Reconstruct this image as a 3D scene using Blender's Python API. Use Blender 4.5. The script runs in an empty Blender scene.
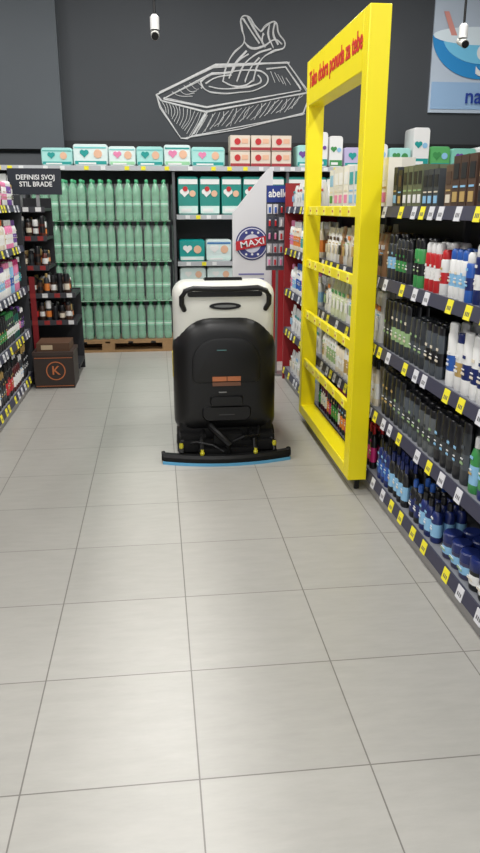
import bpy, math, random
from math import sin, cos, pi, radians
from mathutils import Vector, Matrix
random.seed(7)
R=random.Random(11)
scn=bpy.context.scene
scn.view_settings.view_transform='Standard'
scn.view_settings.look='None'

def C(r,g,b):
    def f(v):
        v/=255.0
        return v/12.92 if v<=0.04045 else ((v+0.055)/1.055)**2.4
    return (f(r),f(g),f(b),1.0)

# ------------------------------------------------------------------ materials
def pmat(name,col=(0.5,0.5,0.5,1),rough=0.5,metal=0.0,attr=False,trans=0.0,emit=None,es=1.0,noise=0.0,coat=0.0,alpha=1.0,nscale=8.0,spec=0.5):
    m=bpy.data.materials.new(name); m.use_nodes=True
    nt=m.node_tree; b=nt.nodes['Principled BSDF']
    b.inputs['Base Color'].default_value=col
    b.inputs['Roughness'].default_value=rough
    b.inputs['Metallic'].default_value=metal
    b.inputs['Transmission Weight'].default_value=trans
    b.inputs['Coat Weight'].default_value=coat
    b.inputs['Alpha'].default_value=alpha
    b.inputs['Specular IOR Level'].default_value=spec
    if attr:
        a=nt.nodes.new('ShaderNodeAttribute'); a.attribute_name='Col'
        nt.links.new(a.outputs['Color'],b.inputs['Base Color'])
    elif noise>0:
        tc=nt.nodes.new('ShaderNodeTexCoord'); n=nt.nodes.new('ShaderNodeTexNoise')
        n.inputs['Scale'].default_value=nscale; n.inputs['Detail'].default_value=5
        mx=nt.nodes.new('ShaderNodeMixRGB'); mx.blend_type='MIX'
        mx.inputs[1].default_value=tuple(c*(1-noise) for c in col[:3])+(1,)
        mx.inputs[2].default_value=tuple(min(1,c*(1+noise)) for c in col[:3])+(1,)
        nt.links.new(tc.outputs['Object'],n.inputs['Vector'])
        nt.links.new(n.outputs['Fac'],mx.inputs[0]); nt.links.new(mx.outputs[0],b.inputs['Base Color'])
    if emit:
        b.inputs['Emission Color'].default_value=emit; b.inputs['Emission Strength'].default_value=es
    return m
PL=pmat('plastic_coloured',attr=True,rough=0.3)
CARD=pmat('card_coloured',attr=True,rough=0.55)
BLACKP=pmat('black_plastic',C(15,15,16),0.36,noise=0.15,spec=.4)
BLACKM=pmat('black_rubber',C(9,9,10),0.5,noise=0.15,spec=.25)
WHITEP=pmat('white_plastic',C(206,206,198),0.35,noise=0.03)
YEL=pmat('yellow_painted',C(244,226,10),0.4,noise=0.03)
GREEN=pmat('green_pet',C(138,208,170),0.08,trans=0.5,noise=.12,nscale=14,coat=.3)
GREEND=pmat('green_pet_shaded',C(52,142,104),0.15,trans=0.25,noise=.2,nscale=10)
WOOD=pmat('pallet_wood',C(150,118,80),0.7,noise=0.25,nscale=20)
WALL=pmat('wall_paint_dark',C(64,67,71),0.8,noise=0.05,nscale=3)
WALLL=pmat('column_paint',C(80,85,90),0.75,noise=0.05,nscale=3)
CEIL=pmat('ceiling_paint',C(90,90,92),0.9,noise=0.05)
CHALK=pmat('chalk_line',C(200,200,200),0.9,noise=0.25,nscale=30)
RED=pmat('red_ink',C(205,40,30),0.5)
WHT=pmat('white_ink',C(235,235,235),0.5)
BLUE=pmat('blue_ink',C(30,60,150),0.5)
METAL=pmat('grey_metal',C(150,150,152),0.35,0.8)
LAMP=pmat('lamp_emitter',C(255,255,255),0.5,emit=(1,0.98,0.95,1),es=3.0)
WRAP=pmat('clear_wrap',C(235,250,242),0.1,alpha=0.13)

def floor_mat():
    m=bpy.data.materials.new('floor_tiles'); m.use_nodes=True; nt=m.node_tree; N=nt.nodes; L=nt.links
    b=N['Principled BSDF']; tc=N.new('ShaderNodeTexCoord'); mp=N.new('ShaderNodeMapping')
    mp.inputs['Location'].default_value=(-0.072+20,-0.14+20,0)
    br=N.new('ShaderNodeTexBrick'); br.offset=0.0; br.squash=1.0
    br.inputs['Scale'].default_value=1.0; br.inputs['Brick Width'].default_value=0.5; br.inputs['Row Height'].default_value=0.5
    br.inputs['Mortar Size'].default_value=0.0024; br.inputs['Mortar Smooth'].default_value=0.1
    br.inputs['Color1'].default_value=C(168,166,160); br.inputs['Color2'].default_value=C(163,161,155); br.inputs['Mortar'].default_value=C(116,113,108)
    L.new(tc.outputs['Object'],mp.inputs['Vector']); L.new(mp.outputs['Vector'],br.inputs['Vector'])
    mp2=N.new('ShaderNodeMapping'); mp2.inputs['Scale'].default_value=(2.2,9,1); mp2.inputs['Rotation'].default_value=(0,0,0.08)
    L.new(tc.outputs['Object'],mp2.inputs['Vector'])
    n=N.new('ShaderNodeTexNoise'); n.inputs['Scale'].default_value=2.6; n.inputs['Detail'].default_value=8; n.inputs['Roughness'].default_value=0.7
    L.new(mp2.outputs['Vector'],n.inputs['Vector'])
    n2=N.new('ShaderNodeTexNoise'); n2.inputs['Scale'].default_value=5; n2.inputs['Detail'].default_value=6
    L.new(mp2.outputs['Vector'],n2.inputs['Vector'])
    r=N.new('ShaderNodeMapRange'); r.inputs[1].default_value=0.3; r.inputs[2].default_value=0.7; r.inputs[3].default_value=0.925; r.inputs[4].default_value=1.05
    L.new(n.outputs['Fac'],r.inputs[0])
    mx=N.new('ShaderNodeMixRGB'); mx.blend_type='MULTIPLY'; mx.inputs[0].default_value=1
    L.new(br.outputs['Color'],mx.inputs[1]); L.new(r.outputs[0],mx.inputs[2])
    L.new(mx.outputs[0],b.inputs['Base Color'])
    r2=N.new('ShaderNodeMapRange'); r2.inputs[1].default_value=0.3; r2.inputs[2].default_value=0.7; r2.inputs[3].default_value=0.29; r2.inputs[4].default_value=0.37
    L.new(n2.outputs['Fac'],r2.inputs[0]); L.new(r2.outputs[0],b.inputs['Roughness'])
    b.inputs['Specular IOR Level'].default_value=.5
    bp=N.new('ShaderNodeBump'); bp.inputs['Strength'].default_value=0.2; bp.inputs['Distance'].default_value=0.002; bp.invert=True
    L.new(br.outputs['Fac'],bp.inputs['Height']); L.new(bp.outputs[0],b.inputs['Normal'])
    return m

# ------------------------------------------------------------------ mesh accumulator
class M:
    def __init__(s): s.v=[];s.f=[];s.m=[];s.c=[];s.sm=[];s.mats=[]
    def mi(s,mat):
        if mat not in s.mats: s.mats.append(mat)
        return s.mats.index(mat)
    def add(s,vs,fs,mat,col=(1,1,1,1),smooth=False):
        o=len(s.v); s.v+=vs; k=s.mi(mat)
        for i,f in enumerate(fs):
            s.f.append([a+o for a in f]); s.m.append(k)
            s.c.append(col[i] if isinstance(col,list) else col); s.sm.append(smooth)
    def box(s,x0,x1,y0,y1,z0,z1,mat=None,col=(1,1,1,1)):
        mat=mat or CARD
        v=[(x0,y0,z0),(x1,y0,z0),(x1,y1,z0),(x0,y1,z0),(x0,y0,z1),(x1,y0,z1),(x1,y1,z1),(x0,y1,z1)]
        f=[(0,3,2,1),(4,5,6,7),(0,1,5,4),(1,2,6,5),(2,3,7,6),(3,0,4,7)]
        s.add(v,f,mat,col)
    def lathe(s,cx,cy,cz,prof,n=12,sx=1,sy=1,mat=None,ang=0):
        mat=mat or PL
        vs=[];fs=[];cs=[]
        for (r,z,c) in prof:
            for i in range(n):
                a=2*pi*i/n+ang
                vs.append((cx+r*sx*cos(a),cy+r*sy*sin(a),cz+z))
        for j in range(len(prof)-1):
            for i in range(n):
                fs.append((j*n+i,j*n+(i+1)%n,(j+1)*n+(i+1)%n,(j+1)*n+i)); cs.append(prof[j][2])
        k=(len(prof)-1)*n
        fs.append(tuple(k+i for i in range(n))); cs.append(prof[-1][2])
        s.add(vs,fs,mat,cs,True)
    def loft(s,secs,mat,col=(1,1,1,1),smooth=True):
        n=len(secs[0]); vs=[p for q in secs for p in q]; fs=[]
        for j in range(len(secs)-1):
            for i in range(n):
                fs.append((j*n+i,j*n+(i+1)%n,(j+1)*n+(i+1)%n,(j+1)*n+i))
        fs.append(tuple(reversed(range(n)))); k=(len(secs)-1)*n; fs.append(tuple(k+i for i in range(n)))
        s.add(vs,fs,mat,col,smooth)
    def tube(s,path,r,mat,col=(1,1,1,1),n=8):
        secs=[]
        P=[Vector(p) for p in path]
        for i,p in enumerate(P):
            t=(P[min(i+1,len(P)-1)]-P[max(i-1,0)]).normalized()
            up=Vector((0,0,1)) if abs(t.z)<0.9 else Vector((0,1,0))
            a=t.cross(up).normalized(); b=t.cross(a)
            secs.append([tuple(p+a*r*cos(2*pi*k/n)+b*r*sin(2*pi*k/n)) for k in range(n)])
        s.loft(secs,mat,col)
    def cylx(s,x0,x1,cy,cz,r,mat,col=(1,1,1,1),n=20):
        s.loft([[(x,cy+rr*cos(2*pi*k/n),cz+rr*sin(2*pi*k/n)) for k in range(n)] for x,rr in ((x0,r*.9),(x0+.01,r),(x1-.01,r),(x1,r*.9))],mat,col)
    def discy(s,cx,y,cz,r,mat,col=(1,1,1,1),n=20,t=0.004,sz=1):
        s.loft([[(cx+r*cos(2*pi*k/n),yy,cz+r*sz*sin(2*pi*k/n)) for k in range(n)] for yy in (y,y-t)],mat,col)
    def build(s,name,parent=None,angle=38):
        me=bpy.data.meshes.new(name); me.from_pydata(s.v,[],s.f)
        for m in s.mats: me.materials.append(m)
        me.polygons.foreach_set('material_index',s.m)
        me.polygons.foreach_set('use_smooth',s.sm)
        at=me.color_attributes.new('Col','FLOAT_COLOR','CORNER')
        buf=[]
        for p in me.polygons: buf+=list(s.c[p.index])*p.loop_total
        at.data.foreach_set('color',buf)
        me.update()
        try: me.set_sharp_from_angle(angle=radians(angle))
        except Exception: pass
        ob=bpy.data.objects.new(name,me); scn.collection.objects.link(ob)
        if parent: ob.parent=parent
        return ob
def empty(name,loc=(0,0,0)):
    e=bpy.data.objects.new(name,None); e.location=loc; scn.collection.objects.link(e); return e
def text(name,body,loc,rot,mat,parent,width,height=None,ext=0.001,off=0.0012):
    cu=bpy.data.curves.new(name,'FONT'); cu.body=body; cu.extrude=ext; cu.align_x='CENTER'; cu.align_y='CENTER'; cu.size=0.1; cu.offset=off
    cu.materials.append(mat)
    ob=bpy.data.objects.new(name,cu); scn.collection.objects.link(ob)
    ob.location=loc; ob.rotation_euler=rot
    bpy.context.view_layer.update()
    d=ob.dimensions; k=width/max(d.x,1e-4); ky=(height/max(d.y,1e-4)) if height else k
    ob.scale=(k,ky,1); ob.parent=parent
    return ob
def rrect(cx,y,w,z0,z1,rt,rb,n=6):
    pts=[]
    for (ax,az,r,a0) in ((cx-w+rb,z0+rb,rb,pi),(cx+w-rb,z0+rb,rb,1.5*pi),(cx+w-rt,z1-rt,rt,0),(cx-w+rt,z1-rt,rt,.5*pi)):
        for k in range(n+1):
            a=a0+k/n*pi/2
            pts.append((ax+r*cos(a),y,az+r*sin(a)))
    return pts

# ------------------------------------------------------------------ room
def boxobj(name,b,mat):
    m=M(); m.box(*b,mat=mat); return m.build(name)
boxobj('floor',(-6,6,-3,9.3,-0.1,0),floor_mat())
boxobj('wall_back',(-6,6,9.1,9.3,0,4.5),WALL)
boxobj('wall_left',(-6.2,-6,-3,9.3,0,4.5),WALL)
boxobj('wall_right',(6,6.2,-3,9.3,0,4.5),WALL)
boxobj('ceiling',(-6.2,6.2,-3,9.3,4.5,4.6),CEIL)
boxobj('wall_column',(-2.35,-1.02,8.97,9.1,2.2,4.5),WALLL)
boxobj('trim_1',(-6,6,9.06,9.1,2.18,2.30),pmat('dark_trim',C(28,29,31),0.6,noise=.1))

# mural
def mural():
    box=[[(157,95),(214,66),(286,60),(308,90)],[(157,95),(161,101),(205,112),(308,90)],[(159,92),(216,64),(288,61)],
         [(157,95),(160,108),(180,139),(186,140)],[(186,140),(190,137),(303,113)],[(308,90),(309,96),(303,113)],[(204,113),(190,137)],[(207,112),(193,135)],
         [(163,99),(212,73),(232,71)],[(265,67),(284,65),(300,87)],[(163,99),(206,107),(300,88)],[(185,139),(240,129),(304,111)]]
    S=[[(200,82),(208,75),(226,71),(250,69),(264,72),(267,79),(258,87),(238,91),(216,92),(204,89),(200,82)],
       [(205,83),(214,77),(230,74)],[(257,73),(260,79),(252,84),(236,87),(218,88),(208,86)],
       [(222,80),(226,64),(233,52),(243,41),(241,28),(241,17),(247,17),(254,25),(260,31)],[(260,31),(266,24),(273,21),(277,31),(283,44),(272,50),(262,56),(256,66),(252,79)],
       [(222,80),(232,85),(243,85),(252,79)],
       [(243,41),(250,47),(262,45),(274,38),(280,42)],[(242,18),(250,30),(258,42)],[(247,17),(256,32),(262,43)],[(228,78),(234,64),(246,50)],[(236,80),(243,64),(255,53),(270,47)],[(244,80),(250,66),(258,56)],
       [(262,32),(261,40),(264,46)],[(268,24),(267,34),(272,46)],[(273,22),(272,32),(277,43)],[(232,70),(238,60),(248,53)]]
    H=[]
    for k in range(12):
        t=k/11; x0=161+t*40; y0=101+t*11; x1=166+t*22; y1=113+t*23
        H.append([(x0,y0),((x0+x1)/2+1.5,(y0+y1)/2),(x1,y1)])
    for k in range(24):
        t=k/23; x=207+t*96; y=112-t*21; hgt=23-t*5
        H.append([(x,y+2),(x-5+3*sin(k*2.1),y+hgt*.5),(x-11,y+hgt*(.92+.08*sin(k)))])
    for k in range(5): H.append([(172+k*6,92-k*3),(178+k*6,95-k*2),(192+k*2,95-k*2.2)])
    for k in range(5): H.append([(269+k*4,70+k*1.2),(274+k*4,80+k*.8)])
    cu=bpy.data.curves.new('tissue_box_mural','CURVE'); cu.dimensions='3D'; cu.bevel_depth=0.0095; cu.bevel_resolution=1
    def stroke(st,curved,jit,rad):
        sp=cu.splines.new('BEZIER'); sp.bezier_points.add(len(st)-1)
        for p,(a,b) in zip(sp.bezier_points,st):
            a+=R.uniform(-jit,jit); b+=R.uniform(-jit,jit)
            p.co=(0.04+(a-155)*0.01188,9.094,2.33+(140-b)*0.01065)
            t='AUTO' if curved else 'VECTOR'
            p.handle_left_type=p.handle_right_type=t; p.radius=rad*R.uniform(.7,1.15)
    for st in box:
        stroke(st,False,.5,1.0); stroke(st,False,1.3,.6)
    for st in S:
        stroke(st,True,.4,1.0); stroke(st,True,1.0,.6)
    for st in H: stroke(st,True,.9,.45)
    cu.materials.append(CHALK)
    ob=bpy.data.objects.new('tissue_box_mural',cu); scn.collection.objects.link(ob)
mural()

# poster
p=M()
p.box(3.34,5.2,9.07,9.095,2.66,4.2,CARD,C(186,198,212))
p.box(3.36,5.18,9.062,9.07,2.70,3.0,CARD,C(150,182,216))
n=24
for rr,col,yy,sz in ((.62,C(40,140,205),9.06,.75),(.5,C(120,200,235),9.052,.6)):
    pts=[(3.95+rr*cos(pi+pi*k/n),yy,3.50+rr*sz*sin(pi+pi*k/n)) for k in range(n+1)]
    p.loft([pts,[(a,b-.006,c) for a,b,c in pts]],CARD,col,False)
p.discy(3.95,9.05,3.50,.62,CARD,C(225,238,245),24,.006,.16)
p.loft([[(3.55,9.045,3.5),(3.62,9.045,3.5),(3.50,9.045,3.75),(3.44,9.045,3.75)],[(3.55,9.04,3.5),(3.62,9.04,3.5),(3.50,9.04,3.75),(3.44,9.04,3.75)]],CARD,C(220,150,140),False)
po=p.build('wall_poster')
text('poster_text','S',(3.98,9.04,3.22),(pi/2,0,0),WHT,po,.2)
text('poster_text_2','na dar',(4.08,9.04,2.84),(pi/2,0,0),BLUE,po,.6)

# ------------------------------------------------------------------ products
def bottle(m,x,y,z,h,r,flat,body,cap,label,style='shampoo',n=12):
    sx,sy=flat,1.0
    if style=='shampoo':
        pr=[(r*.93,0,body),(r,.03*h,body),(r,.16*h,label),(r*.99,.50*h,body),(r*.95,.66*h,body),(r*.7,.77*h,body),(r*.42,.80*h,cap),(r*.5,.805*h,cap),(r*.5,.96*h,cap),(r*.38,h,cap)]
    elif style=='can':
        pr=[(r*.95,0,body),(r,.02*h,body),(r,.25*h,label),(r,.5*h,body),(r,.76*h,body),(r*.85,.79*h,cap),(r*.88,.80*h,cap),(r*.86,.95*h,cap),(r*.6,h,cap)]
    elif style=='gel':
        pr=[(r*.85,0,body),(r,.05*h,body),(r*.98,.25*h,label),(r*.97,.5*h,body),(r*1.0,.8*h,body),(r*.9,.84*h,cap),(r*.88,.98*h,cap),(r*.7,h,cap)]
    elif style=='jar':
        pr=[(r*.9,0,body),(r,.06*h,body),(r,.2*h,label),(r,.5*h,body),(r*.97,.62*h,cap),(r*1.02,.64*h,cap),(r*1.02,.95*h,cap),(r*.9,h,cap)]
    m.lathe(x,y,z,pr,n,sx,sy)
def tick(m,x,y,z0,z1,w,col,d):
    m.box(min(x,x+d*.002),max(x,x+d*.002),y-w/2,y+w/2,z0,z1,CARD,col)
def vary(c,a=.14):
    k=1+R.uniform(-a,a); return (min(1,c[0]*k),min(1,c[1]*k),min(1,c[2]*k),1)
K=C(26,27,31);DG=C(52,56,60);MGY=C(74,80,86);W=C(230,230,228);NB=C(28,42,100);BL=C(44,90,170);GRN=C(60,140,76);RD=C(190,40,44);BR=C(74,52,40);TL=C(60,160,160)
CR=C(222,212,192);PK=C(224,130,170);PU=C(110,70,150);OR=C(224,130,60);GD=C(185,155,95);LB=C(140,190,225);MG=C(190,44,112);SG=C(150,180,130)
def row(name,xf,d,z,segs):
    m=M()
    for (y0,y1,st,h,r,flat,cols,rows) in segs:
        y=y0+r+.004; run=0; ci=R.randrange(len(cols))
        while y+r<y1:
            if run<=0:
                ci=(ci+1)%len(cols); run=R.randint(1,4); hh=h*R.uniform(.84,1.04); tc=R.choice([W,GD,LB,CR,SG]); tz=R.uniform(.5,.66); tw=R.uniform(.6,1.1); gap=R.uniform(0,.01)
                y+=gap
                if y+r>=y1: break
            run-=1
            body,cap,lab=cols[ci]
            for q in range(rows):
                if st=='box':
                    x0=xf+d*(.0+q*.075+R.uniform(0,.006)); x1=x0+d*.07
                    xa,xb=min(x0,x1),max(x0,x1)
                    m.box(xa,xb,y-r*.94,y+r*.94,z,z+hh,CARD,vary(body))
                    if q==0:
                        tick(m,x0,y,z+hh*.55,z+hh*.85,r*1.3,lab,-d); tick(m,x0,y,z+hh*.1,z+hh*.3,r*1.2,cap,-d)
                        tick(m,x0,y,z+hh*.38,z+hh*.42,r*1.2,tc,-d)
                elif st=='pouch':
                    x0=xf+d*(.037+q*.08+R.uniform(0,.01)); b=vary(body)
                    secs=[]
                    for (zz,wd,th) in ((0,.95,.030),(.1,1,.034),(.5,.98,.028),(.85,.96,.014),(1,.97,.003)):
                        secs.append([(x0+th*cos(t),y+r*.96*wd*sin(t),z+zz*hh) for t in [2*pi*i/10 for i in range(10)]])
                    m.loft(secs,PL,b)
                    if q==0: 
                        tick(m,x0-d*.034,y,z+hh*.25,z+hh*.5,r*1.1,lab,-d); tick(m,x0-d*.024,y,z+hh*.64,z+hh*.74,r*1.2,cap,-d)
                        tick(m,x0-d*.030,y,z+hh*.54,z+hh*.57,r*1.0,tc,-d)
                else:
                    x0=xf+d*(r*flat+q*(2*r*flat+.006)+R.uniform(0,.006))
                    bottle(m,x0,y+R.uniform(-.002,.002),z,hh,r,flat,vary(body),cap,lab,st)
                    if q==0:
                        tick(m,x0-d*(r*flat+.0005),y,z+hh*.33,z+hh*.37,r*tw,tc,-d)
                        tick(m,x0-d*(r*flat+.0005),y,z+hh*.41,z+hh*.43,r*tw*.8,W,-d)
                        if st!='jar': tick(m,x0-d*(r*flat*.985),y,z+hh*(tz),z+hh*(tz+.05),r*.7,R.choice([tc,lab]),-d)
            y+=2*r+.005
    return m.build(name)

def gondola(name,xf,xb,y0,y1,zs,top,d,endcol,tagp=.17):
    m=M(); lo,hi=min(xf,xb),max(xf,xb)
    ST=C(56,56,74)
    m.box(min(xb,xb+d*.03),max(xb,xb+d*.03),y0,y1,0,top,CARD,C(84,86,90))
    m.box(min(xf+d*.02,xb),max(xf+d*.02,xb),y0,y1,0,zs[0]-.03,CARD,C(150,148,146))
    m.box(lo,hi,y1,y1+.03,0,top,CARD,endcol); m.box(lo,hi,y0-.03,y0,0,top,CARD,endcol)
    for z in zs:
        m.box(min(xf+d*.015,xb),max(xf+d*.015,xb),y0,y1,z-.03,z,CARD,C(120,122,128))
        a,b=xf+d*.0,xf+d*.016
        vs=[(a-d*.004,y0,z-.048),(b,y0,z-.048),(b,y0,z+.004),(a+d*.008,y0,z+.004)]
        vs2=[(x,y1,zz) for x,_,zz in vs]
        m.add(vs+vs2,[(0,1,2,3),(7,6,5,4),(0,4,5,1),(1,5,6,2),(2,6,7,3),(3,7,4,0)],CARD,ST)
        y=y0+.05
        while y<y1-.06:
            w=.055
            col=C(240,228,50) if R.random()<.5 else C(216,216,220)
            x0,x1=a-d*.007,a+d*.005
            vs=[(x0,y,z-.052),(x0,y+w,z-.052),(x1,y+w,z+.002),(x1,y,z+.002)]
            vs+=[(x+d*.004,yy,zz) for x,yy,zz in vs]
            m.add(vs,[(0,1,2,3),(7,6,5,4),(0,4,5,1),(1,5,6,2),(2,6,7,3),(3,7,4,0)],CARD,col)
            for q in range(3):
                yy=y+.010+q*.013
                vs=[(x0-d*.0006+d*.0035,yy,z-.038),(x0-d*.0006+d*.0035,yy+.008,z-.038),(x0-d*.0006+d*.0070,yy+.008,z-.022),(x0-d*.0006+d*.0070,yy,z-.022)]
                m.add(vs,[(0,1,2,3)],CARD,C(80,80,84))
            y+=w+R.choice([.05,.09,.12,.2])*tagp/.17
    y=y0+.01
    while y<y1:
        m.box(min(xb-d*.03,xb),max(xb-d*.03,xb),y,y+.03,0,top,CARD,C(110,112,115)); y+=1.32
    return m.build(name)

XR=1.15
ZS=[.12,.495,.85,1.206,1.56]
gondola('shelving_unit',XR,1.62,1.0,6.5,ZS,1.76,1,C(150,30,36))
f=XR+.025
row('perfume_boxes',f,1,1.56,[(1.05,3.0,'box',.19,.036,1,[(BR,GD,K),(C(96,74,56),CR,BR),(K,GD,DG),(BR,K,GD)],3),(3.0,3.62,'box',.18,.030,1,[(K,GD,BR),(DG,LB,K),(C(100,106,80),W,K)],3),
   (3.7,5.1,'box',.24,.06,1,[(W,LB,TL),(C(230,226,214),PK,W),(W,GRN,LB)],2),(5.2,6.45,'pouch',.2,.06,1,[(W,TL,LB),(W,RD,W)],2)])
row('deodorant_cans',f,1,1.206,[(1.05,2.62,'can',.24,.0265,1,[(NB,W,W),(BL,NB,W),(NB,BL,LB),(W,BL,BL),(BL,W,LB),(W,NB,LB)],3),(2.62,2.88,'can',.22,.025,1,[(W,BL,LB),(BL,W,NB)],3),(2.88,3.14,'can',.2,.025,1,[(RD,W,W),(W,RD,RD)],3),
   (3.14,3.3,'can',.22,.025,1,[(GRN,K,K)],3),(3.3,3.65,'can',.23,.025,1,[(K,K,DG),(K,DG,GRN),(DG,K,LB)],3),
   (3.7,5.1,'pouch',.25,.045,1,[(W,BR,CR),(BR,CR,GD),(CR,OR,W),(W,K,GD),(C(170,130,96),W,K)],3),(5.2,6.45,'shampoo',.24,.035,.7,[(W,LB,TL),(CR,W,OR),(W,PK,PK)],3)])
row('shower_gel_bottles',f,1,.85,[(1.05,2.84,'gel',.265,.034,.6,[(W,NB,NB),(W,BL,LB),(W,W,NB),(W,NB,GD),(W,W,BL)],3),(2.84,3.65,'gel',.25,.030,.6,[(MGY,K,K),(DG,DG,MGY),(DG,K,SG),(K,K,DG)],3),
   (3.7,5.1,'pouch',.27,.045,1,[(W,GD,W),(C(215,222,190),GRN,W),(W,OR,W),(W,BR,SG)],3),(5.2,6.45,'shampoo',.25,.038,.7,[(W,W,LB),(W,PK,PK),(W,BL,BL)],3)])
row('shampoo_bottles',f,1,.495,[(1.05,2.5,'shampoo',.25,.034,.65,[(NB,K,GRN),(GRN,W,LB),(K,BL,BL),(NB,W,W),(GRN,K,NB)],3),(2.5,3.65,'gel',.25,.031,.6,[(MGY,K,DG),(DG,K,MGY),(K,K,DG),(C(84,88,90),K,DG)],3),
   (3.7,5.1,'shampoo',.26,.032,.65,[(W,K,CR),(W,K,GD),(CR,K,W),(W,GRN,SG)],3),(5.2,6.45,'pouch',.25,.06,1,[(W,W,LB),(W,TL,W)],3)])
row('cosmetic_jars',f,1,.12,[(1.05,2.75,'jar',.13,.042,1,[(NB,K,BL),(K,NB,W),(C(64,64,96),NB,LB),(K,K,BL)],3),(2.75,3.15,'shampoo',.2,.032,.8,[(NB,K,LB),(K,BL,NB),(NB,K,W)],3),(3.15,3.65,'shampoo',.22,.030,.7,[(NB,K,BL),(K,W,RD),(K,NB,LB)],3),
   (3.7,5.1,'shampoo',.25,.028,.7,[(K,MG,GRN),(K,RD,MG),(DG,K,OR),(C(80,30,60),K,W)],3),(5.2,6.45,'pouch',.22,.06,1,[(W,W,CR),(W,LB,W)],3)])

XL=-1.15
gondola('shelving_unit',XL,-1.62,2.2,6.55,[.12,.51,.885,1.24,1.57],1.66,-1,C(44,46,50))
f=XL-.025
row('hair_spray_cans',f,-1,1.57,[(2.25,6.5,'can',.19,.028,1,[(W,PK,PK),(PU,W,W),(W,GD,BR),(PK,W,W),(BR,K,PK)],2)])
row('lotion_bottles',f,-1,1.24,[(2.25,6.5,'shampoo',.25,.034,.65,[(PK,W,W),(W,PU,PU),(CR,OR,W),(W,K,CR)],3)])
row('conditioner_bottles',f,-1,.885,[(2.25,6.5,'gel',.26,.034,.65,[(W,PK,PK),(LB,W,BL),(PK,MG,W),(K,W,TL),(W,PU,LB)],3)])
row('body_wash_bottles',f,-1,.51,[(2.25,6.5,'gel',.25,.034,.65,[(K,K,GRN),(DG,GRN,W),(C(20,80,70),K,W),(K,PU,PK),(K,W,PU)],3)])
row('hair_care_bottles',f,-1,.12,[(2.25,6.5,'shampoo',.27,.034,.65,[(K,K,RD),(C(70,24,28),K,W),(DG,W,W),(K,GD,DG)],3)])

# ------------------------------------------------------------------ yellow promo frame
FY0,FY1=3.67,5.12; FX0,FX1=1.035,1.142; FT=2.475; FB=.075
fr=M()
def bar(y0,y1,z0,z1,x0=FX0,x1=FX1): fr.box(x0,x1,y0,y1,z0,z1,YEL)
bar(FY0,FY0+.10,FB,FT); bar(FY1-.07,FY1,FB,FT)
bar(FY0+.10,FY1-.07,2.20,FT); bar(FY0+.10,FY1-.07,FB,FB+.07)
for z in (.495,.85,1.206,1.56): bar(FY0+.10,FY1-.07,z-.052,z+.005,FX0+.012,FX0+.035)
fr.box(1.09,1.12,FY0+.05,FY0+.07,0,FB,BLACKP); fr.box(1.09,1.12,FY1-.07,FY1-.05,0,FB,BLACKP)
fro=fr.build('promo_display_frame')
bv=fro.modifiers.new('b','BEVEL'); bv.width=.004; bv.segments=2; bv.limit_method='ANGLE'
text('frame_text','Tako dobra ponuda za tebe',(FX0-.002,4.40,2.345),(pi/2,0,-pi/2),RED,fro,1.26,.125,off=.0020)
fm=M()
for z in (.495,.85,1.206,1.56):
    for k in range(6):
        y=FY0+.2+k*.2+R.uniform(0,.05)
        fm.box(FX0+.009,FX0+.012,y,y+.05,z-.048,z+.001,CARD,C(245,236,110))
        fm.box(FX0+.008,FX0+.009,y+.012,y+.036,z-.030,z-.018,CARD,C(190,90,60))
fm.build('frame_price_tags',fro)

# ------------------------------------------------------------------ back shelving with diaper packs
b=M()
for z,x0,x1 in ((1.99,-3.6,4.6),(1.47,.24,4.6),(.95,.24,4.6),(.70,.24,4.6),(.42,.24,4.6),(.12,.24,4.6)):
    b.box(x0,x1,8.45,9.05,z-.03,z,CARD,C(140,142,144)); b.box(x0,x1,8.432,8.45,z-.045,z+.006,CARD,C(180,182,186))
    x=x0+.1
    while x<x1-.1:
        b.box(x,x+.05,8.428,8.432,z-.04,z+.0,CARD,C(236,224,40) if R.random()<.35 else C(225,225,225)); x+=R.choice([.12,.18,.26])
for z in (.12,.5,.9,1.3,1.65):
    b.box(-3.6,-1.42,8.45,9.05,z-.03,z,CARD,C(80,82,84)); b.box(-3.6,-1.42,8.432,8.45,z-.045,z+.006,CARD,C(110,112,116))
b.box(-3.6,4.6,9.02,9.055,0,2.15,CARD,C(70,73,77))
for x in (-3.6,-1.45,.20,1.5,2.8,4.57): b.box(x,x+.03,8.46,9.05,0,1.96,CARD,C(90,92,95))
b.build('shelving_unit')
def pack(m,x0,x1,y,z0,z1,base,band,spot,d=.32,top=None):
    w=(x1-x0)/2; cx=(x0+x1)/2; r=min(.03,w*.4)
    m.loft([rrect(cx,y,w*.94,z0+.006,z1-.01,r,r,3),rrect(cx,y+.02,w*.995,z0,z1,r,r,3),rrect(cx,y+d-.02,w*.995,z0,z1,r,r,3),rrect(cx,y+d,w*.94,z0+.006,z1-.01,r,r,3)],PL,base)
    h=z1-z0
    m.box(cx-w*.9,cx+w*.9,y-.003,y+.002,z0+.02,z0+h*.24,CARD,band)
    if top: m.box(cx-w*.9,cx+w*.9,y-.003,y+.002,z1-h*.2,z1-.03,CARD,top)
    ox=-w*.35
    rr=min(w*.34,h*.16); zc=z0+h*.58
    for sx in (-1,1): m.discy(cx+ox+sx*rr*.6,y,zc+rr*.3,rr*.72,CARD,spot[0],12,.005)
    hv=[(cx+ox-rr*1.25,y,zc+rr*.1),(cx+ox,y,zc-rr*1.2),(cx+ox+rr*1.25,y,zc+rr*.1),(cx+ox,y,zc+rr*.5)]
    m.loft([hv,[(a,b_-.0055,c) for a,b_,c in hv]],CARD,spot[0],False)
    m.discy(cx+w*.42,y,z0+h*.56,min(w*.3,h*.2),CARD,spot[1],14,.006)
    m.box(cx-w*.7,cx+w*.3,y-.006,y+.001,z0+h*.09,z0+h*.17,CARD,W)
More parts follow.
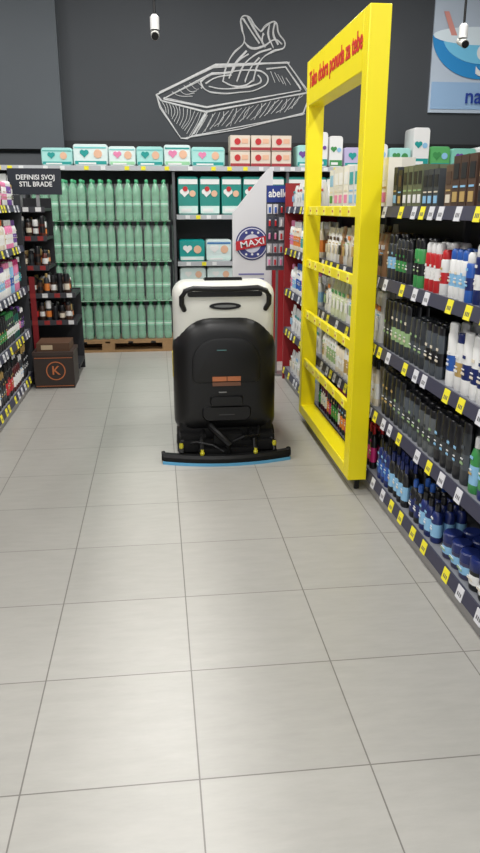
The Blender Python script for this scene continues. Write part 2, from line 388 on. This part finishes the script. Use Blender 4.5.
TEAL=C(20,150,145);LT=C(165,218,212);GRL=C(150,205,160); SK=C(226,180,150); WP=C(214,230,228); AQ=C(120,200,198)
m=M(); x=-1.22
while x<.50:
    w=R.choice([.30,.34,.38]); h=R.choice([.19,.21,.23])
    if x+w>.5: w=.80-x
    pack(m,x,x+w,8.47,1.99,1.99+h,R.choice([WP,LT,WP,LT]),R.choice([TEAL,TEAL,GRL]),(R.choice([TEAL,W,TEAL,PK]),SK),top=R.choice([TEAL,AQ,AQ])); x+=w+.004
m.build('diaper_packs')
m=M(); x=.86
for k in range(3):
    for j in range(2):
        z=1.99+j*.17
        m.box(x,x+.22,8.47,8.72,z,z+.165,CARD,C(220,206,190)); m.box(x,x+.22,8.466,8.47,z+.01,z+.04,CARD,C(160,50,56))
        m.discy(x+.08,8.47,z+.10,.035,CARD,RD,12,.005); m.box(x+.13,x+.2,8.466,8.47,z+.08,z+.13,CARD,SK)
    x+=.235
m.build('baby_food_boxes')
m=M(); x=1.62
pk=[(.2,.24,LT),(.14,.38,W),(.16,.34,W),(.3,.22,C(190,180,215)),(.2,.26,W),(.26,.22,LT),(.2,.44,W),(.24,.24,C(90,170,100)),(.3,.22,C(130,200,180)),(.3,.24,W),(.3,.22,LT),(.26,.25,C(90,170,150))]
for w,h,c in pk:
    pack(m,x,x+w,8.47,1.99,1.99+h,c,R.choice([PU,GRN,TEAL]),(R.choice([PU,TEAL,GRN]),R.choice([PU,LB,GRN]))); x+=w+.015
m.build('tissue_packs')
m=M()
for z,h,w in ((1.47,.42,.235),(.95,.25,.30),(.70,.19,.31),(.42,.2,.3),(.12,.25,.33)):
    x=.26
    while x<2.3:
        if z>1.4: pack(m,x,x+w,8.47,z,z+h,C(40,140,130),C(210,232,226),(W,SK),top=W)
        else: pack(m,x,x+w,8.47,z,z+h,R.choice([TEAL,C(36,130,140),WP]) if x<.9 else R.choice([W,C(120,126,140),TEAL]),C(210,232,226),(W,SK),top=R.choice([None,C(60,120,180)]))
        if z>1.4: m.discy(x+w*.36,8.466,z+h*.68,.028,CARD,RD,12,.008)
        x+=w+.012
m.build('diaper_packs')
m=M()
for z in (.12,.5,.9,1.3,1.65):
    x=-3.5
    while x<-1.5:
        w=R.choice([.07,.09,.12]); hh=R.uniform(.18,.27); cc=R.choice([DG,K,BR,W,RD,PU,CR]); m.box(x,x+w-.008,8.5,8.8,z,z+hh,CARD,cc); m.box(x+.01,x+w-.018,8.497,8.5,z+hh*.4,z+hh*.7,CARD,R.choice([W,GD,LB])); x+=w
m.build('grocery_boxes')

# ------------------------------------------------------------------ pallet of green bottles
m=M()
PX0,PX1=-1.31,.17; PY0,PY1=7.98,8.42
for y in (7.98,8.16,8.33): m.box(PX0,PX1,y,y+.09,0,.022,WOOD)
for y in (7.98,8.16,8.33):
    for x in (PX0,(PX0+PX1)/2-.07,PX1-.14): m.box(x,x+.14,y,y+.09,.022,.10,WOOD)
for k in range(6): m.box(PX0+k*.2535,PX0+k*.2535+.2,PY0,PY1,.10,.122,WOOD)
m.box(PX0,PX1,PY0,PY1,.122,.14,WOOD)
m.build('wooden_pallet')
m=M(); cols=15; r=.0445
for L in range(4):
    z=.142+L*.425
    for i in range(cols):
        for j in range(4):
            x=-1.29+r+(i//3)*.2895+(i%3)*.0915+.003; y=8.005+r+j*.092
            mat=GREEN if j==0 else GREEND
            jx=R.uniform(-.002,.002)
            pr=[(r*.70,0,W),(r*.95,.012,W),(r,.03,W),(r,.075,W),(r*.92,.085,W),(r,.095,W),(r*.94,.125,W),(r*.92,.17,W),(r*.94,.215,W),(r,.24,W),(r*.94,.252,W),(r,.265,W),(r*.97,.30,W),(r*.82,.335,W),(r*.55,.365,W),(r*.32,.385,W),(r*.28,.40,W)]
            m.lathe(x+jx,y,z,pr,14,1,1,mat,ang=R.uniform(0,1))
            m.lathe(x+jx,y,z+.393,[(r*.40,0,C(70,165,115)),(r*.40,.022,C(70,165,115)),(r*.3,.028,C(70,165,115))],10)
            if j==0: m.lathe(x+jx,y,z+.15,[(r*.965,0,C(120,190,155)),(r*.965,.018,C(205,230,216)),(r*.965,.032,C(120,190,155)),(r*.965,.05,C(120,190,155))],14)
    if L: m.box(-1.30,.16,7.99,8.38,z-.0035,z-.0005,PL,C(170,205,182))
m.build('water_bottles')
m=M()
def film(n,p0,p1,z0,z1,dx,dy):
    rowsn=10; vs=[];fs=[]
    ph=R.uniform(0,6)
    for i in range(n+1):
        t=i/n
        for j in range(rowsn+1):
            u=j/rowsn; wv=.006*sin(i*1.7+j*.9+ph)+.005*sin(i*.7-j*1.9+ph*2)
            vs.append((p0[0]+(p1[0]-p0[0])*t+dx*wv,p0[1]+(p1[1]-p0[1])*t+dy*wv,z0+(z1-z0)*u))
    for i in range(n):
        for j in range(rowsn):
            a=i*(rowsn+1)+j; fs.append((a,a+rowsn+1,a+rowsn+2,a+1))
    m.add(vs,fs,WRAP,(1,1,1,1),True)
for L in range(4):
    z0=.148+L*.425
    for k in range(5):
        x0=-1.292+k*.2895
        film(12,(x0,7.985),(x0+.28,7.985),z0,z0+.37,0,1)
    film(10,(.182,7.98),(.182,8.40),z0,z0+.37,1,0)
m.build('shrink_wrap_film')

# ------------------------------------------------------------------ left end display + box + sign
d=empty('beard_care_display')
m=M(); X0,X1,X2,Y0,Y1=-1.32,-.98,-.76,6.78,7.25
m.box(X0,X1,Y1-.02,Y1,.8,1.64,CARD,C(34,34,38)); m.box(X0,X2,Y1-.02,Y1,0,.8,CARD,C(34,34,38)); m.box(X0,X0+.02,Y0,Y1,0,1.64,CARD,C(34,34,37)); 
m.box(-1.17,-1.12,Y0-.01,Y0,0.0,.95,CARD,C(130,24,30))
for z,xe in ((.12,X2),(.54,X2),(.79,X2),(1.04,X1),(1.30,X1),(1.55,X1)): 
    m.box(X0,xe,Y0,Y1,z-.025,z,CARD,C(40,40,44)); m.box(X0,xe,Y0-.008,Y0,z-.035,z+.012,CARD,C(56,56,62))
    k=X0+.04
    while k<xe-.06:
        m.box(k,k+.05,Y0-.011,Y0-.008,z-.03,z+.008,CARD,C(215,215,215) if R.random()<.5 else C(150,40,40)); k+=.11
m.build('display_shelves',d)
m=M()
for z,xe in ((.54,X2),(.79,X2),(1.04,X1),(1.30,X1)):
    for q in range(3):
        x=X0+.06
        while x<xe-.03:
            c1=R.choice([K,BR,C(90,40,30),DG,C(60,44,36)]); bottle(m,x,Y0+.05+q*.09,z,R.uniform(.13,.19),.026,1,c1,R.choice([K,GD,W,K]),R.choice([CR,OR,W,RD,K,K]),R.choice(['can','jar','shampoo']),10); x+=.06
m.build('beard_oil_bottles',d)
m=M(); m.box(-1.28,-.82,6.79,6.81,1.665,1.885,CARD,C(24,30,42)); m.box(-1.2,-1.17,6.80,6.82,1.53,1.70,METAL); m.box(-1.05,-1.02,6.80,6.82,1.53,1.70,METAL)
m.build('sign_board',d)
text('sign_text','DEFINISI SVOJ\nSTIL BRADE',(-1.04,6.787,1.78),(pi/2,0,0),WHT,d,.33,.10)
m=M(); CB=C(48,38,34)
m.box(-1.12,-.77,6.36,6.72,0,.30,CARD,CB); m.box(-1.125,-.765,6.355,6.725,.30,.33,CARD,C(60,46,40))
m.box(-1.09,-.80,6.40,6.70,.33,.40,CARD,C(84,58,40)); m.box(-1.05,-.95,6.397,6.40,.345,.385,CARD,C(190,170,140))
OC=C(190,110,64)
for zz in (.02,.275): m.box(-1.11,-.78,6.356,6.36,zz,zz+.004,CARD,OC)
n=28
for k in range(n):
    a=2*pi*k/n; a2=2*pi*(k+1)/n; c0=(-.93,.16); 
    vs=[(c0[0]+.085*cos(a),6.357,c0[1]+.085*sin(a)),(c0[0]+.085*cos(a2),6.357,c0[1]+.085*sin(a2)),(c0[0]+.076*cos(a2),6.357,c0[1]+.076*sin(a2)),(c0[0]+.076*cos(a),6.357,c0[1]+.076*sin(a))]
    m.add(vs,[(0,1,2,3)],CARD,OC)
bx=m.build('cardboard_box')
text('box_logo','K',(-.93,6.355,.16),(pi/2,0,0),pmat('orange_ink',OC,.5),bx,.07)

# ------------------------------------------------------------------ white slanted panel with badge, hanging lip balm display
m=M()
poly=[(.76,0),(1.16,0),(1.16,1.93),(1.12,1.92),(1.05,1.85),(.76,1.50)]
m.loft([[(x,7.30,z) for x,z in poly],[(x,7.34,z) for x,z in poly]],CARD,C(220,220,222),False)
m.box(1.165,1.30,7.28,7.34,0,1.55,CARD,C(165,30,38)); m.box(.78,1.3,7.34,7.8,0,.1,CARD,C(60,60,62))
wp=m.build('promo_panel')
m=M()
for rr,col,yy in ((.165,C(44,50,110),7.298),(.152,C(220,220,230),7.293),(.142,C(60,66,130),7.289),(.09,C(210,212,226),7.286)):
    m.discy(.955,yy,1.21,rr,CARD,col,28,.004)
for sg in (-1,1):
    for k in range(3):
        m.discy(.955+(k-1)*.06,7.283,1.21+sg*.105,.012,CARD,W,8,.003)
vs=[(.79,7.272,1.14),(1.12,7.272,1.20),(1.12,7.272,1.29),(.79,7.272,1.23)]
m.loft([vs,[(a,b_+.004,c_) for a,b_,c_ in vs]],CARD,C(190,36,46),False)
for k in range(3): m.box(.82,1.08,7.296,7.3,.90-k*.05,.915-k*.05,CARD,C(120,120,170))
m.build('badge',wp)
text('badge_text','MAXI',(.955,7.268,1.215),(pi/2,-.18,0),WHT,wp,.24,.06)
ls=empty('lip_balm_display')
m=M()
m.box(1.0,1.22,6.62,6.64,1.60,1.745,CARD,C(24,50,130)); m.box(1.0,1.22,6.64,6.66,1.0,1.745,CARD,C(84,86,94))
m.box(1.10,1.12,6.66,6.68,0,1.7,METAL); m.box(1.0,1.22,6.60,6.76,0,.02,METAL)
for j in range(5):
    for i in range(4):
        x=1.005+i*.054; z=1.04+j*.115
        m.box(x,x+.044,6.622,6.626,z,z+.085,CARD,R.choice([C(60,64,80),C(170,170,180),DG,C(200,200,206),C(210,210,216)]))
        m.lathe(x+.022,6.612,z+.01,[(.009,0,R.choice([BL,RD,W,PK])),(.009,.05,W),(.007,.056,W)],8)
        m.tube([(x+.022,6.64,z+.09),(x+.022,6.60,z+.09)],.002,METAL,n=6)
m.build('hook_panel',ls)
text('display_text','abello',(1.105,6.617,1.675),(pi/2,0,0),WHT,ls,.18,.07,off=.002)

# ------------------------------------------------------------------ floor scrubber
cl=empty('floor_scrubber_machine',(0,0,0)); cx=.415
m=M()
def S(y,w,z0,z1,rt,rb): return rrect(cx,y,w,z0,z1,rt,rb,8)
m.loft([S(4.388,.19,.30,.76,.16,.06),S(4.392,.235,.25,.81,.19,.07),S(4.405,.272,.205,.852,.21,.08),S(4.43,.303,.165,.885,.22,.08),S(4.47,.324,.15,.902,.225,.08),S(4.52,.332,.145,.908,.225,.08),S(4.66,.332,.145,.908,.225,.08)],BLACKP)
m.loft([S(4.378,.20,.50,.755,.15,.03),S(4.384,.215,.49,.775,.16,.04),S(4.40,.22,.485,.78,.16,.04)],BLACKP)
m.loft([S(4.374,.15,.245,.33,.02,.04),S(4.40,.165,.235,.34,.03,.05)],BLACKP)
m.loft([S(4.368,.10,.345,.40,.02,.02),S(4.40,.11,.34,.41,.02,.02)],BLACKP)
m.loft([S(4.42,.29,.03,.22,.03,.03),S(4.44,.305,.02,.3,.05,.03),S(4.66,.315,.02,.7,.05,.04),S(5.3,.30,.03,.6,.06,.05),S(5.5,.24,.04,.5,.06,.05)],BLACKM)
m.build('tank_door',cl)
m=M()
m.loft([S(4.60,.318,.50,.95,.12,.06),S(5.2,.31,.45,.93,.12,.06),S(5.45,.27,.45,.86,.12,.06),S(5.52,.2,.5,.78,.1,.06)],WHITEP)
m.loft([S(4.452,.262,.70,1.045,.07,.08),S(4.462,.292,.66,1.078,.085,.08),S(4.49,.312,.62,1.102,.09,.08),S(4.55,.324,.60,1.115,.09,.08),S(4.70,.324,.60,1.112,.09,.08),S(4.82,.30,.6,1.07,.09,.08),S(4.9,.26,.6,1.0,.09,.08)],WHITEP)
m.build('body_cowl',cl)
m=M()
hp=[(-.255,4.46,.945),(-.272,4.425,.985),(-.272,4.415,1.03),(-.25,4.41,1.066),(-.20,4.408,1.084),(-.08,4.406,1.078),(.08,4.406,1.078),(.20,4.408,1.084),(.25,4.41,1.066),(.272,4.415,1.03),(.272,4.425,.985),(.255,4.46,.945)]
m.tube([(cx+a,b_,c_) for a,b_,c_ in hp],.017,BLACKP,n=10)
m.loft([S(4.446,.235,1.026,1.060,.016,.016),S(4.47,.235,1.026,1.06,.016,.016)],BLACKP)
m.discy(cx,4.455,.968,.10,BLACKP,n=24,t=.012,sz=.22)
m.loft([S(4.56,.12,1.10,1.135,.012,.01),S(4.68,.12,1.09,1.125,.012,.01)],BLACKP)
m.build('handle',cl)
m=M()
m.discy(cx,4.443,.968,.07,CARD,C(110,112,112),20,.002,.12)
LO=C(168,100,62)
m.box(cx-.09,cx+.0,4.374,4.379,.503,.532,CARD,LO); m.box(cx+.005,cx+.09,4.374,4.379,.503,.532,CARD,LO); m.box(cx-.09,cx+.09,4.374,4.379,.472,.496,CARD,C(104,68,50))
m.box(cx-.05,cx+.0,4.381,4.388,.425,.432,CARD,C(120,120,120)); m.box(cx-.06,cx-.0,4.372,4.384,.70,.705,CARD,C(70,110,110))
m.box(cx-.336,cx-.331,4.55,4.62,.50,.66,CARD,C(190,170,20)); m.box(cx-.05,cx+.05,4.371,4.375,.28,.285,CARD,C(60,60,62))
m.build('labels',cl)
m=M()
for sx in (-1,1):
    m.cylx(cx+sx*.29-.03,cx+sx*.29+.03,4.50,.09,.09,BLACKM); m.cylx(cx+sx*.29-.034,cx+sx*.29+.034,4.50,.09,.035,BLACKP)
m.cylx(cx-.25,cx+.25,5.3,.09,.09,BLACKM)
m.build('wheels',cl)
m=M()
def sweep(hw,yo,prof,mat,col=(1,1,1,1),n=18):
    secs=[]
    for k in range(n+1):
        t=-1+2*k/n; x=cx-.01+hw*t; y=4.205+.08*t*t+yo
        secs.append([(x,y+a,z) for a,z in prof])
    m.loft(secs,mat,col,False)
sweep(.405,0,[(-.02,.016),(.05,.016),(.05,.05),(.035,.062),(-.005,.062),(-.02,.045)],BLACKM)
sweep(.41,-.022,[(-.004,0),(.004,0),(.004,.018),(-.004,.018)],PL,C(90,160,200))
sweep(.40,.05,[(-.004,0),(.004,0),(.004,.03),(-.004,.03)],PL,C(20,20,24))
YK=C(180,172,40)
for sx in (-1,1):
    m.cylx(cx-.01+sx*.405-.012,cx-.01+sx*.405+.012,4.31,.04,.032,BLACKM)
    m.tube([(cx+sx*.17,4.26,.055),(cx+sx*.17,4.30,.13),(cx+sx*.15,4.45,.17),(cx+sx*.12,4.6,.17)],.016,BLACKM)
    m.lathe(cx+sx*.17,4.235,.06,[(.013,0,YK),(.015,.015,YK),(.010,.022,YK),(.010,.04,K)],10)
    m.lathe(cx+sx*.30,4.30,.09,[(.013,0,YK),(.015,.015,YK),(.010,.035,K)],10)
    m.tube([(cx+sx*.30,4.28,.06),(cx+sx*.29,4.34,.12),(cx+sx*.26,4.5,.16)],.016,BLACKM)
    m.box(cx+sx*.22-.08,cx+sx*.22+.08,4.34,4.43,.04,.16,BLACKM)
m.box(cx-.30,cx+.30,4.31,4.37,.06,.125,BLACKM)
m.box(cx-.19,cx+.19,4.26,4.33,.055,.09,BLACKM)
m.box(cx-.09,cx+.09,4.30,4.40,.11,.17,BLACKM)
m.tube([(cx,4.25,.06),(cx,4.24,.12),(cx-.05,4.27,.17),(cx-.1,4.36,.20),(cx-.12,4.5,.24)],.022,BLACKM)
m.tube([(cx+.03,4.30,.12),(cx+.1,4.28,.16),(cx+.2,4.33,.15),(cx+.22,4.45,.2)],.009,BLACKP)
m.tube([(cx-.28,4.34,.10),(cx-.2,4.29,.13),(cx-.1,4.28,.11),(cx-.03,4.26,.07)],.008,BLACKP)
m.build('squeegee',cl)

# ------------------------------------------------------------------ security cameras
for (x,y) in ((.05,7.0),(2.86,7.0)):
    m=M(); z=2.98
    m.tube([(x,y,4.5),(x,y,z+.12)],.012,BLACKP)
    m.lathe(x,y,z+.06,[(.04,0,W),(.04,.10,W),(.02,.12,W)],14)
    m.tube([(x,y+.06,z+.05),(x,y-.06,z)],.036,WHITEP,n=14)
    m.tube([(x,y-.05,z+.004),(x,y-.075,z-.006)],.032,BLACKP,n=14)
    m.build('security_camera')

# ------------------------------------------------------------------ lights
for x in (-2.6,0,2.6):
    for y in (-1.2,1.6,4.4,7.0):
        m=M(); m.box(x-.12,x+.12,y-.7,y+.7,4.36,4.40,WHITEP); m.box(x-.09,x+.09,y-.67,y+.67,4.352,4.36,LAMP)
        for s_ in (-.6,.6): m.box(x-.005,x+.005,y+s_-.005,y+s_+.005,4.40,4.5,METAL)
        m.build('ceiling_lamp')
        l=bpy.data.lights.new('ceiling_light','AREA'); l.shape='RECTANGLE'; l.size=.35; l.size_y=1.5
        l.energy=62 if x==0 else 58; l.color=(1,.985,.96)
        o=bpy.data.objects.new('ceiling_light',l); o.location=(x,y,4.34); scn.collection.objects.link(o)
w=bpy.data.worlds.new('world'); scn.world=w; w.use_nodes=True
w.node_tree.nodes['Background'].inputs[0].default_value=(.97,.98,1,1); w.node_tree.nodes['Background'].inputs[1].default_value=.85

# ------------------------------------------------------------------ camera
cam=bpy.data.cameras.new('camera'); co=bpy.data.objects.new('camera',cam); scn.collection.objects.link(co)
cam.sensor_fit='VERTICAL'; cam.sensor_height=36; cam.lens=36*710/853
co.location=(0,0,1.56); co.rotation_euler=(radians(90-17.18),0,radians(-6.52))
cam.clip_start=.05
scn.camera=co
